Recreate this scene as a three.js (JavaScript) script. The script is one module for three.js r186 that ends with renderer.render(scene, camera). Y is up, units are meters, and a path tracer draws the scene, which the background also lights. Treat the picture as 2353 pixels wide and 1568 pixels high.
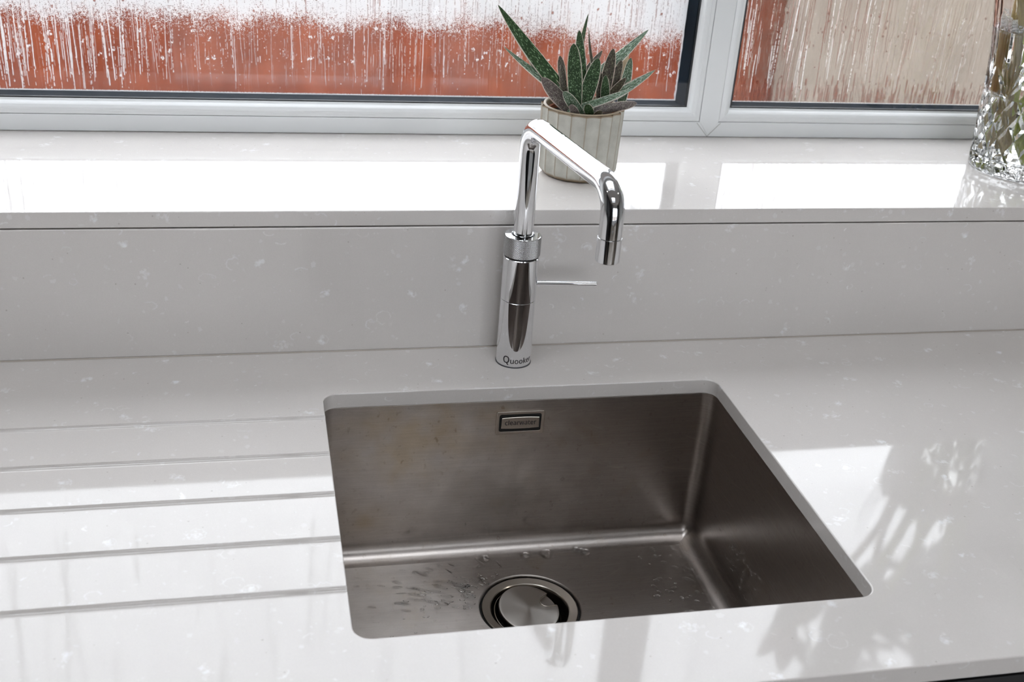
import * as THREE from 'three';
import { RoundedBoxGeometry } from 'three/addons/geometries/RoundedBoxGeometry.js';
import { TextGeometry } from 'three/addons/geometries/TextGeometry.js';
import { FontLoader } from 'three/addons/loaders/FontLoader.js';
import { mergeGeometries, mergeVertices, toCreasedNormals } from 'three/addons/utils/BufferGeometryUtils.js';
import { ImprovedNoise } from 'three/addons/math/ImprovedNoise.js';
import { Brush, Evaluator, SUBTRACTION } from 'three-bvh-csg';

// ---------------------------------------------------------------- camera, sky, exposure
const scene = new THREE.Scene();
const camera = new THREE.PerspectiveCamera(33.1097, 2353 / 1568, 0.05, 60);
camera.position.set(-0.28828, 0.61142, 1.18806);
camera.up.set(0.02965, 0.89368, -0.44772);
camera.lookAt(-0.07267, 0.16834, 0.31789);
camera.focus = 1.25;
camera.userData.fStop = 8;
scene.add(camera);

const SKY = new THREE.Color(0.955, 1.0, 1.06);            // even white overcast
scene.background = SKY;
scene.backgroundIntensity = 5.1;

const renderer = new THREE.WebGLRenderer({ antialias: true });
renderer.toneMapping = THREE.LinearToneMapping;
renderer.toneMappingExposure = 1.0;
renderer.shadowMap.enabled = true;

// ---------------------------------------------------------------- helpers
let seed = 20240611;
const rnd = () => { seed = (seed + 0x6d2b79f5) | 0; let t = Math.imul(seed ^ (seed >>> 15), 1 | seed); t = (t + Math.imul(t ^ (t >>> 7), 61 | t)) ^ t; return ((t ^ (t >>> 14)) >>> 0) / 4294967296; };
const rr = (a, b) => a + (b - a) * rnd();
const V = (x, y, z) => new THREE.Vector3(x, y, z);
const clamp = (x, a = 0, b = 1) => Math.min(b, Math.max(a, x));
const sstep = (a, b, x) => { const t = clamp((x - a) / (b - a)); return t * t * (3 - 2 * t); };
const noise = new ImprovedNoise();
const fbm = (x, y, z, n = 4) => { let s = 0, a = 0.5; for (let i = 0; i < n; i++) { s += a * noise.noise(x, y, z + i * 7.3); x *= 2.03; y *= 2.03; a *= 0.5; } return s; };

const used = {};
function numbered(name) { const n = used[name] = (used[name] ?? -1) + 1; return n ? name + '_' + String(n).padStart(3, '0') : name; }
function mesh(name, geo, mat, parent = scene) {
  const m = new THREE.Mesh(geo, mat);
  m.name = parent === scene ? numbered(name) : name;
  m.castShadow = m.receiveShadow = true;
  parent.add(m);
  return m;
}
function thing(name, label, category, pos = [0, 0, 0], group) {
  const o = new THREE.Group();
  o.name = numbered(name); o.position.set(...pos); scene.add(o);
  o.userData = { label, category };
  if (group) o.userData.group = group;
  return o;
}
function struct(o, label) { o.userData.kind = 'structure'; if (label) o.userData.label = label; return o; }
const box = (x0, x1, y0, y1, z0, z1) => new THREE.BoxGeometry(x1 - x0, y1 - y0, z1 - z0).translate((x0 + x1) / 2, (y0 + y1) / 2, (z0 + z1) / 2);
const rbox = (x0, x1, y0, y1, z0, z1, r = 0.001, s = 2) => new RoundedBoxGeometry(x1 - x0, y1 - y0, z1 - z0, s, r).translate((x0 + x1) / 2, (y0 + y1) / 2, (z0 + z1) / 2);
// uv in metres from the dominant direction of each vertex normal
function metreUV(geo, ox = 0, oy = 0) {
  const p = geo.attributes.position, n = geo.attributes.normal, uv = new Float32Array(p.count * 2);
  for (let i = 0; i < p.count; i++) {
    const ax = Math.abs(n.getX(i)), ay = Math.abs(n.getY(i)), az = Math.abs(n.getZ(i));
    let u, v;
    if (ay >= ax && ay >= az) { u = p.getX(i); v = p.getZ(i); } else if (az >= ax) { u = p.getX(i); v = p.getY(i) + 0.37; } else { u = p.getZ(i) + 0.21; v = p.getY(i); }
    uv[2 * i] = u + ox; uv[2 * i + 1] = v + oy;
  }
  geo.setAttribute('uv', new THREE.BufferAttribute(uv, 2));
  return geo;
}
function gridGeo(nu, nv, f, closeU = false) {                     // f(i, j) -> [x, y, z] or [x, y, z, u, v]
  const pos = [], uv = [], idx = [];
  for (let j = 0; j <= nv; j++) for (let i = 0; i <= nu; i++) { const q = f(i, j); pos.push(q[0], q[1], q[2]); uv.push(q[3] ?? i / nu, q[4] ?? j / nv); }
  for (let j = 0; j < nv; j++) for (let i = 0; i < nu; i++) { const a = j * (nu + 1) + i, b = a + 1, c = a + nu + 1, d = c + 1; idx.push(a, b, d, a, d, c); }
  const g = new THREE.BufferGeometry();
  g.setAttribute('position', new THREE.Float32BufferAttribute(pos, 3));
  g.setAttribute('uv', new THREE.Float32BufferAttribute(uv, 2));
  g.setIndex(idx);
  g.computeVertexNormals();
  if (closeU) {                                                  // share normals across the seam
    const n = g.attributes.normal;
    for (let j = 0; j <= nv; j++) { const a = j * (nu + 1), b = a + nu; const v = V(n.getX(a) + n.getX(b), n.getY(a) + n.getY(b), n.getZ(a) + n.getZ(b)).normalize(); n.setXYZ(a, v.x, v.y, v.z); n.setXYZ(b, v.x, v.y, v.z); }
  }
  return g;
}
const lathe = (pts, n = 96) => new THREE.LatheGeometry(pts.map(([r, y]) => new THREE.Vector2(r, y)), n);
// lathe with hard edges: consecutive pairs of profile points become separate bands
function bandLathe(pts, n = 96) { const gs = []; for (let i = 0; i + 1 < pts.length; i++) gs.push(lathe([pts[i], pts[i + 1]], n)); return mergeGeometries(gs); }
function canvas(w, h, fill) { const c = document.createElement('canvas'); c.width = w; c.height = h; const g = c.getContext('2d'); if (fill) { g.fillStyle = fill; g.fillRect(0, 0, w, h); } return [c, g]; }
function texture(c, srgb, rep) {
  const t = new THREE.CanvasTexture(c);
  if (srgb) t.colorSpace = THREE.SRGBColorSpace;
  t.wrapS = t.wrapT = THREE.RepeatWrapping;
  t.magFilter = THREE.LinearFilter;
  if (rep) t.repeat.set(rep, rep);
  return t;
}

// ---------------------------------------------------------------- materials
function quartzTexture() {
  const N = 2048, [c, g] = canvas(N, N, 'rgb(205,200,196)');     // one metre square
  const im = g.getImageData(0, 0, N, N), d = im.data, q = 64;
  const low = new Float32Array(q * q);
  for (let j = 0; j < q; j++) for (let i = 0; i < q; i++) { const a = i / q * 2 * Math.PI, b = j / q * 2 * Math.PI; low[j * q + i] = fbm(Math.cos(a) * 1.6 + Math.cos(b) * 0.9, Math.sin(a) * 1.6 + Math.sin(b) * 1.3, 3.1, 3); }
  for (let y = 0; y < N; y++) for (let x = 0; x < N; x++) {
    const l = low[((y * q / N) | 0) * q + ((x * q / N) | 0)], v = (rnd() - 0.5) * 5 + l * 5, k = (y * N + x) * 4;
    d[k] += v; d[k + 1] += v; d[k + 2] += v;
  }
  g.putImageData(im, 0, 0);
  const at = (x, y, r, f) => { for (const ox of [-N, 0, N]) for (const oy of [-N, 0, N]) { if (x + ox + r < 0 || x + ox - r > N || y + oy + r < 0 || y + oy - r > N) continue; g.save(); g.translate(x + ox, y + oy); f(); g.restore(); } };
  const col = (a) => `rgba(238,239,241,${(a * 0.74).toFixed(3)})`;
  const shard = (r, a, k) => {                                    // ragged fleck
    const pts = []; const n = 14, ph = rr(0, 6.3), st = rr(0.35, 1);
    for (let i = 0; i < n; i++) { const t = i / n * 2 * Math.PI, m = r * rr(0.45, 1.1); pts.push([Math.cos(t) * m, Math.sin(t) * m * st]); }
    return () => { g.rotate(ph); g.fillStyle = col(a); g.beginPath(); pts.forEach(([x, y], i) => i ? g.lineTo(x, y) : g.moveTo(x, y)); g.closePath(); g.fill(); };
  };
  const curl = (r, a) => {                                        // broken ring or crescent
    const t0 = rr(0, 6.3), span = rr(1.2, rnd() < 0.3 ? 6.2 : 3.6), st = rr(0.5, 1), segs = 16, ws = [], rs = [];
    for (let i = 0; i <= segs; i++) { ws.push(rr(1, 3.4)); rs.push(r * rr(0.88, 1.1)); }
    return () => { g.strokeStyle = col(a); g.lineCap = 'round'; for (let i = 0; i < segs; i++) { const p = t0 + span * i / segs, q2 = t0 + span * (i + 1) / segs; g.lineWidth = ws[i]; g.beginPath(); g.moveTo(Math.cos(p) * rs[i], Math.sin(p) * rs[i] * st); g.lineTo(Math.cos(q2) * rs[i + 1], Math.sin(q2) * rs[i + 1] * st); g.stroke(); } };
  };
  for (let i = 0; i < 2600; i++) { const r = rr(1, 4); at(rnd() * N, rnd() * N, r, shard(r, rr(0.08, 0.3))); }
  for (let i = 0; i < 900; i++) { const r = rr(3.5, 9); at(rnd() * N, rnd() * N, r, shard(r, rr(0.1, 0.36))); }
  for (let i = 0; i < 260; i++) { const r = rr(5, 18); at(rnd() * N, rnd() * N, r * 2, curl(r, rr(0.06, 0.27))); }
  for (let i = 0; i < 130; i++) {                                  // clusters
    const x = rnd() * N, y = rnd() * N, s = rr(8, 18), dir = rr(0, 3.14);
    for (let k = 0; k < 16; k++) { const e = (rnd() + rnd() - 1) * s * 1.5, w = (rnd() + rnd() - 1) * s * 0.7, r = rr(2, 8); at(x + Math.cos(dir) * e - Math.sin(dir) * w, y + Math.sin(dir) * e + Math.cos(dir) * w, r, shard(r, rr(0.1, 0.4))); }
    if (rnd() < 0.5) at(x, y, 60, curl(rr(8, 20), rr(0.08, 0.25)));
  }
  for (let i = 0; i < 260; i++) { const r = rr(0.7, 1.6); at(rnd() * N, rnd() * N, r, () => { g.fillStyle = 'rgba(128,118,110,0.35)'; g.fillRect(-r, -r, 2 * r, 2 * r); }); }
  return texture(c, true);
}
const quartzMap = quartzTexture();
const M = {};
M.quartz = new THREE.MeshPhysicalMaterial({ name: 'polished quartz', map: quartzMap, roughness: 0.05, ior: 1.54 });
M.sealant = new THREE.MeshStandardMaterial({ color: 0xaaa197, roughness: 0.5 });
M.upvc = new THREE.MeshPhysicalMaterial({ name: 'white upvc', color: new THREE.Color(0.78, 0.79, 0.79), roughness: 0.28, ior: 1.5 });
M.gasket = new THREE.MeshStandardMaterial({ color: new THREE.Color(0.012, 0.013, 0.016), roughness: 0.5 });
M.spacer = new THREE.MeshPhysicalMaterial({ specularIntensity: 0.04, color: new THREE.Color(0.004, 0.008, 0.013), roughness: 0.85 });
M.glass = new THREE.MeshPhysicalMaterial({ name: 'window glass', color: 0xffffff, transmission: 1, roughness: 0, ior: 1.62, thickness: 0 });  // one sheet reflects as both faces of a pane do
M.wetGlass = new THREE.MeshPhysicalMaterial({ name: 'wet window glass', color: 0xffffff, transmission: 1, roughness: 0, ior: 1.33, thickness: 0, specularIntensity: 0.5 });
M.chrome = new THREE.MeshPhysicalMaterial({ name: 'chrome', color: new THREE.Color(0.83, 0.84, 0.86), metalness: 1, roughness: 0.025 });
M.darkRing = new THREE.MeshStandardMaterial({ color: 0x0b0b0c, roughness: 0.4 });
M.print = new THREE.MeshStandardMaterial({ color: 0x1a1418, roughness: 0.5 });
M.paint = new THREE.MeshStandardMaterial({ name: 'wall paint', color: new THREE.Color(0.6, 0.6, 0.59), roughness: 0.9 });
M.ceiling = new THREE.MeshStandardMaterial({ name: 'ceiling paint', color: new THREE.Color(0.72, 0.72, 0.71), roughness: 0.95 });
M.cabinet = new THREE.MeshStandardMaterial({ name: 'dark cabinet', color: new THREE.Color(0.02, 0.02, 0.022), roughness: 0.5 });

// ---------------------------------------------------------------- room shell
const SILL = 0.1713, T = 0.018, ZF = 0.578, WZ = -0.2905;            // sill top, slab thickness, worktop front, window frame face
const ROOM = { x0: -2.3, x1: 2.5, z1: 3.3, y0: -0.9, y1: 1.5 };
const ROOF = [{ x0: -0.9, x1: 0.48, z0: 0.14, z1: 0.84 }, { x0: -0.75, x1: 0.35, z0: 1.6, z1: 2.4 }];   // roof light openings
const OPEN = { x0: -0.9, x1: 1.02, y0: 0.1533, y1: 1.0 };
{
  const wallMat = M.paint;
  const s = new THREE.Shape([[-2.5, -1.3], [2.7, -1.3], [2.7, 1.7], [-2.5, 1.7]].map((p) => new THREE.Vector2(...p)));
  s.holes.push(new THREE.Path([[OPEN.x0, OPEN.y0], [OPEN.x0, OPEN.y1], [OPEN.x1, OPEN.y1], [OPEN.x1, OPEN.y0]].map((p) => new THREE.Vector2(...p))));
  struct(mesh('wall_back', new THREE.ExtrudeGeometry(s, { depth: 0.36, bevelEnabled: false }).translate(0, 0, -0.38), wallMat), 'painted wall with the kitchen window, above the worktop');
  struct(mesh('wall_left', box(-2.5, ROOM.x0, -1.1, 1.7, -0.02, 3.5), wallMat), 'painted side wall left of the worktop');
  struct(mesh('wall_right', box(ROOM.x1, 2.7, -1.1, 1.7, -0.02, 3.5), wallMat), 'painted side wall right of the worktop');
  const f = new THREE.Shape([[-2.3, -0.9], [2.5, -0.9], [2.5, 1.5], [-2.3, 1.5]].map((p) => new THREE.Vector2(...p)));
  f.holes.push(new THREE.Path([[-0.7, -0.88], [-0.7, 1.15], [1.5, 1.15], [1.5, -0.88]].map((p) => new THREE.Vector2(...p))));
  struct(mesh('wall_front', new THREE.ExtrudeGeometry(f, { depth: 0.2, bevelEnabled: false }).translate(0, 0, ROOM.z1), wallMat), 'painted wall across the room with the glazed garden door');
  struct(mesh('floor', box(-2.3, 2.5, -1.1, -0.9, -0.02, 3.3), new THREE.MeshStandardMaterial({ color: new THREE.Color(0.19, 0.16, 0.13), roughness: 0.5 })), 'brown kitchen floor');
  const cs = new THREE.Shape([[-2.3, -0.02], [2.5, -0.02], [2.5, 3.3], [-2.3, 3.3]].map((p) => new THREE.Vector2(...p)));
  for (const r of ROOF) cs.holes.push(new THREE.Path([[r.x0, r.z0], [r.x0, r.z1], [r.x1, r.z1], [r.x1, r.z0]].map((p) => new THREE.Vector2(...p))));
  struct(mesh('ceiling', new THREE.ExtrudeGeometry(cs, { depth: 0.2, bevelEnabled: false }).rotateX(Math.PI / 2).translate(0, 1.7, 0), M.ceiling), 'white kitchen ceiling with two roof lights');
  ROOF.forEach((r, i) => {
    const rl = new THREE.Group(); rl.name = 'window_' + (i + 2); scene.add(rl); struct(rl, i ? 'flat roof light over the middle of the kitchen' : 'flat roof light above the worktop');
    const mx = (r.x0 + r.x1) / 2;
    for (const b of [[r.x0, r.x0 + 0.05, r.z0, r.z1], [r.x1 - 0.05, r.x1, r.z0, r.z1], [r.x0, r.x1, r.z0, r.z0 + 0.05], [r.x0, r.x1, r.z1 - 0.05, r.z1], [mx - 0.025, mx + 0.025, r.z0, r.z1]]) mesh('frame_rail', rbox(b[0], b[1], 1.7, 1.76, b[2], b[3], 0.003), M.upvc, rl);
    mesh('glass_pane', box(r.x0 + 0.04, r.x1 - 0.04, 1.728, 1.732, r.z0 + 0.04, r.z1 - 0.04), M.glass, rl);
  });
  // glazed door across the room
  const d = new THREE.Group(); d.name = 'door_1'; scene.add(d); struct(d, 'white framed glazed double door across the room');
  for (const [x0, x1] of [[-0.7, 0.4], [0.4, 1.5]]) {
    for (const b of [[x0, x1, -0.88, -0.7], [x0, x1, 1.05, 1.15], [x0, x0 + 0.09, -0.7, 1.05], [x1 - 0.09, x1, -0.7, 1.05]]) mesh('frame_rail', rbox(...b, 3.36, 3.43, 0.003), M.upvc, d);
    mesh('glass_pane', box(x0 + 0.08, x1 - 0.08, -0.71, 1.06, 3.393, 3.397), M.glass, d);
  }
}
// outside
{
  const [c, g] = canvas(512, 256, 'rgb(120,52,20)');
  const im = g.getImageData(0, 0, 512, 256);
  for (let y = 0; y < 256; y++) for (let x = 0; x < 512; x++) { const v = fbm(x / 60, y / 30, 1, 4) * 40 + (rnd() - 0.5) * 8, k = (y * 512 + x) * 4; im.data[k] += v; im.data[k + 1] += v * 0.7; im.data[k + 2] += v * 0.6; }
  g.putImageData(im, 0, 0);
  const terracotta = new THREE.MeshStandardMaterial({ name: 'terracotta render', map: texture(c, true), roughness: 0.9 });
  const wall = struct(mesh('boundary_wall', metreUV(box(-5, 6, -1.3, 0.17, -2.3, -2.1)), terracotta), 'terracotta coloured garden wall beyond the window');
  mesh('coping', metreUV(box(-5, 6, 0.17, 0.21, -2.34, -2.06)), terracotta, wall);
  const [c2, g2] = canvas(512, 256, 'rgb(136,126,115)'), i2 = g2.getImageData(0, 0, 512, 256);
  for (let y = 0; y < 256; y++) for (let x = 0; x < 512; x++) { const v = fbm(x / 40, y / 40, 8, 4) * 26 + (rnd() - 0.5) * 10, k = (y * 512 + x) * 4; for (let q = 0; q < 3; q++) i2.data[k + q] += v; }
  g2.putImageData(i2, 0, 0);
  struct(mesh('boundary_wall', metreUV(box(1.27, 6, -1.3, 0.19, -2.05, -1.9)), new THREE.MeshStandardMaterial({ name: 'beige render', map: texture(c2, true), roughness: 0.95 })), 'beige rendered wall section beyond the right-hand pane');
  struct(mesh('ground', box(-14, 14, -1.5, -1.3, -12, 12), new THREE.MeshStandardMaterial({ color: new THREE.Color(0.2, 0.17, 0.15), roughness: 0.95 })), 'paved ground outside');
}
// ceiling downlights
for (const [x, z] of [[-1.4, 0.75], [1.4, 0.75], [-1.2, 2.5], [1.2, 2.5]]) {
  const l = thing('ceiling_downlight', `round recessed white ceiling spotlight ${z < 1 ? 'close to the window wall' : 'across the room'}, on the ${x < 0 ? 'left' : 'right'} side`, 'ceiling light', [x, 1.5, z], 'recessed ceiling spotlights');
  mesh('bezel', bandLathe([[0.034, -0.001], [0.036, -0.006], [0.045, -0.005], [0.046, 0.0]], 40), M.upvc, l);
  mesh('lamp_disc', new THREE.CylinderGeometry(0.034, 0.034, 0.003, 32).translate(0, -0.002, 0), new THREE.MeshStandardMaterial({ color: 0x222222, emissive: new THREE.Color(1, 0.95, 0.88), emissiveIntensity: 12 }), l);
  const s = new THREE.SpotLight(new THREE.Color(1, 0.93, 0.85), 0.5, 0, 1.1, 0.6, 2);
  s.position.set(0, -0.012, 0); s.target.position.set(0, -1, 0); s.shadow.radius = 1.5; s.castShadow = true; l.add(s, s.target);
}

// rain and condensation on the glass: white where water clings, clear where it has run off
const FILM_A = { name: 'condensation', color: new THREE.Color(0.93, 0.93, 0.93), transmission: 0.115 };
const FILM_B = { name: 'condensation', color: new THREE.Color(1, 1, 1), transmission: 0.2 };
function rainTexture(W, H, kind) {
  const [c, g] = canvas(W, H, '#000'), right = kind === 'right', left = kind === 'left', px = right ? 0.7 / 2048 : left ? 1.06 / 2048 : 0.001;
  const im = g.getImageData(0, 0, W, H), d = im.data;
  const colN = new Float32Array(W);
  for (let x = 0; x < W; x++) colN[x] = fbm(x * 0.045, 3.3, 1, 3) + 0.5 * noise.noise(x * 0.21, 9.1, 2);
  for (let y = 0; y < H; y++) for (let x = 0; x < W; x++) {
    const h = (H - y) * px, X = x * px;
    let a = 0;
    if (left) {
      const low = fbm(X * 38, h * 26, 5, 3), dens = sstep(0.062, 0.132, h + 0.026 * low + 0.012 * sstep(0.75, 1.0, X));
      if (dens > 0) {
        const n = noise.noise(x * 0.47, y * 0.43, 1) * 0.65 + noise.noise(x * 0.17, y * 0.12, 4) * 0.4 + noise.noise(x * 0.83, y * 0.71, 7) * 0.5;
        a = sstep(-0.06, 0.1, n - 0.64 + 1.2 * dens) * (0.75 + 0.25 * dens);
      }
      a = Math.max(a, 0.012 + 0.04 * colN[x]);
      if (h < 0.0026 + 0.0007 * noise.noise(x * 0.35, 0, 3)) a = 1;
      if (X > 1.06 - 0.0036 - 0.0012 * noise.noise(y * 0.06, 2, 8)) a = Math.max(a, 0.92);
    } else if (right) {
      const side = sstep(0.03, 0.17, X + 0.05 * colN[x]), up = sstep(0.008, 0.055, h + 0.014 * fbm(X * 40, h * 30, 2, 3));
      const n = noise.noise(x * 0.3, y * 0.22, 1) * 0.5 + noise.noise(x * 0.13, y * 0.03, 3);
      a = 0.12 + 0.16 * side * up + 0.16 * sstep(0, 0.5, n);
      a += (1 - side) * 0.7 * sstep(0.0, 0.35, colN[x] + 0.25 * n - 0.1) * (0.35 + 0.65 * up);
      if (h < 0.0016 + 0.001 * noise.noise(x * 0.2, 0, 3)) a = 1;
    } else {
      const n = noise.noise(x * 0.35, y * 0.3, 1) * 0.5 + noise.noise(x * 0.2, y * 0.02, 3);
      a = 0.14 + 0.2 * n + 0.12 * colN[x];
    }
    if ((left || right) && h > 0.14) { const n = noise.noise(x * 0.11, y * 0.03, 6) + 0.6 * noise.noise(x * 0.4, y * 0.3, 2); a *= 1 - 0.85 * sstep(0.142, 0.185, h + 0.022 * n); }
    const k = (y * W + x) * 4; d[k] = d[k + 1] = d[k + 2] = clamp(a) * 255; d[k + 3] = 255;
  }
  g.putImageData(im, 0, 0);
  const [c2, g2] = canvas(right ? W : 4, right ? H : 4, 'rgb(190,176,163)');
  g.lineCap = g2.lineCap = 'round';
  const run = (x, y0, y1, w, a, white, dash) => {
    let X = x, drift = rr(-0.03, 0.05);
    for (let y = y0; y < y1; y += 4) {
      const nx = X + drift * 4 + rr(-0.35, 0.35), on = !dash || rnd() < dash;
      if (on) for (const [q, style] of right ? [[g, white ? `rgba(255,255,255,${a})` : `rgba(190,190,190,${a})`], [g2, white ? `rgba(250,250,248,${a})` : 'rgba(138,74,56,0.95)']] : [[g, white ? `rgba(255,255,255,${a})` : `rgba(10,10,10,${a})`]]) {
        q.strokeStyle = style; q.lineWidth = w * rr(0.8, 1.2); q.beginPath(); q.moveTo(X, y); q.lineTo(nx, y + 4.2); q.stroke();
      }
      X = nx;
    }
    return X;
  };
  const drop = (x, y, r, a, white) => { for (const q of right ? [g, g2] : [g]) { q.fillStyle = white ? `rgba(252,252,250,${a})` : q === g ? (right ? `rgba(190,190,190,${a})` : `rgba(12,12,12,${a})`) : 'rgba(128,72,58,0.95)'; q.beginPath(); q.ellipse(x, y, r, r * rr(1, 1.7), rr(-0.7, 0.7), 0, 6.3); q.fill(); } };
  const hy = (h) => H - h / px;
  if (left) {
    for (let i = 0; i < 170; i++) { const x = rnd() * W; run(x, hy(rr(0.09, 0.26)), hy(rr(0.085, 0.15)), rr(0.8, 1.8), rr(0.35, 0.8), false, 0.8); }
    for (let i = 0; i < 90; i++) { const x = rr(0.62, 1) * W; run(x, hy(rr(0.10, 0.2)), hy(rr(0.02, 0.1)), rr(0.8, 1.5), rr(0.3, 0.7), false, 0.7); }
    for (let i = 0; i < 130; i++) { const x = rnd() * W, t = hy(rr(0.05, 0.26)); drop(x, t, rr(1.4, 3.4), 0.8, false); }
    for (let i = 0; i < 340; i++) {
      const u = Math.pow(rnd(), 1.3), x = 280 + u * (W - 300), s = hy(rr(0.05, 0.135)), deep = rnd() < 0.6 - 0.45 * u, e = hy(deep ? rr(0.0, 0.05) : rr(0.03, 0.1));
      const w = u < 0.2 && rnd() < 0.6 ? rr(1.1, 2.6) : rr(0.5, 1.4), bead = rnd() < 0.6;
      const X = run(x, s, Math.max(e, s + 16), w, rr(0.35, 0.95), true, bead ? rr(0.4, 0.65) : 0.97);
      if (rnd() < 0.22) drop(X, e, w * rr(0.8, 1.5), 0.9, true);
    }
    for (let i = 0; i < 900; i++) { const h = Math.pow(rnd(), 0.6) * 0.1; drop(rnd() * W, hy(h), rr(0.35, 1.1), rr(0.3, 0.9), true); }
    for (let i = 0; i < 90; i++) { const x = rnd() * W, y = hy(rr(0.035, 0.11)); for (let k = 0; k < 7; k++) drop(x + rr(-4, 4), y + rr(-3, 6), rr(0.7, 2), rr(0.5, 0.95), true); }
    for (let i = 0; i < 46; i++) { const x = 290 + Math.pow(rnd(), 1.2) * 420, s = hy(rr(0.08, 0.14)); run(x, s, hy(rr(0, 0.03)), rr(1, 2.6), rr(0.7, 0.98), true, rr(0.8, 1)); }
    for (let i = 0; i < 240; i++) run(rnd() * W, hy(rr(0.03, 0.09)), hy(rr(0.0, 0.04)), rr(0.6, 1.2), rr(0.08, 0.22), true, 0.9);
  } else if (right) {
    for (let i = 0; i < 330; i++) { const x = Math.pow(rnd(), 1.25) * W, e = hy(rr(0.0, 0.13)); const X = run(x, hy(rr(0.04, 0.22)), e, rr(0.5, x < 0.35 * W ? 3.2 : 1.4), rr(0.35, 0.85), false, 0.9); if (rnd() < 0.35) { drop(X + 3, e - 2, rr(2.2, 4.5), 0.75, false); } }
    for (let i = 0; i < 150; i++) { const u = Math.pow(rnd(), 1.9), x = u * W, s = hy(rr(0.06, 0.2)); run(x, s, s + rr(60, 300), rr(1.2, u < 0.3 ? 4.5 : 2.4), rr(0.4, 0.95) * (1 - 0.5 * u), true, rnd() < 0.4 ? 0.6 : 0.95); }
    for (let i = 0; i < 160; i++) drop(rnd() * W, hy(rr(0.01, 0.14)), rr(1, 3.4), rr(0.35, 0.8), false);
    for (let i = 0; i < 220; i++) drop(rnd() * W, hy(Math.pow(rnd(), 1.6) * 0.14), rr(0.7, 2.6), rr(0.25, 0.8), true);
    for (let i = 0; i < 520; i++) { const x = rnd() * W, t = hy(rr(0.012, 0.05) * (0.5 + rnd() * 0.5)); run(x, t, Math.min(H, t + rr(20, 110)), rr(1.5, 7), rr(0.18, 0.5), false, 0.95); }
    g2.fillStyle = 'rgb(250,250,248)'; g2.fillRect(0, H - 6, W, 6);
  } else for (let i = 0; i < 260; i++) run(rnd() * W, rr(-50, H), rr(0, H + 100), rr(1, 4), rr(0.2, 0.6), rnd() < 0.5, 0.9);
  return [texture(c), right ? texture(c2, true) : undefined];
}

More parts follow.
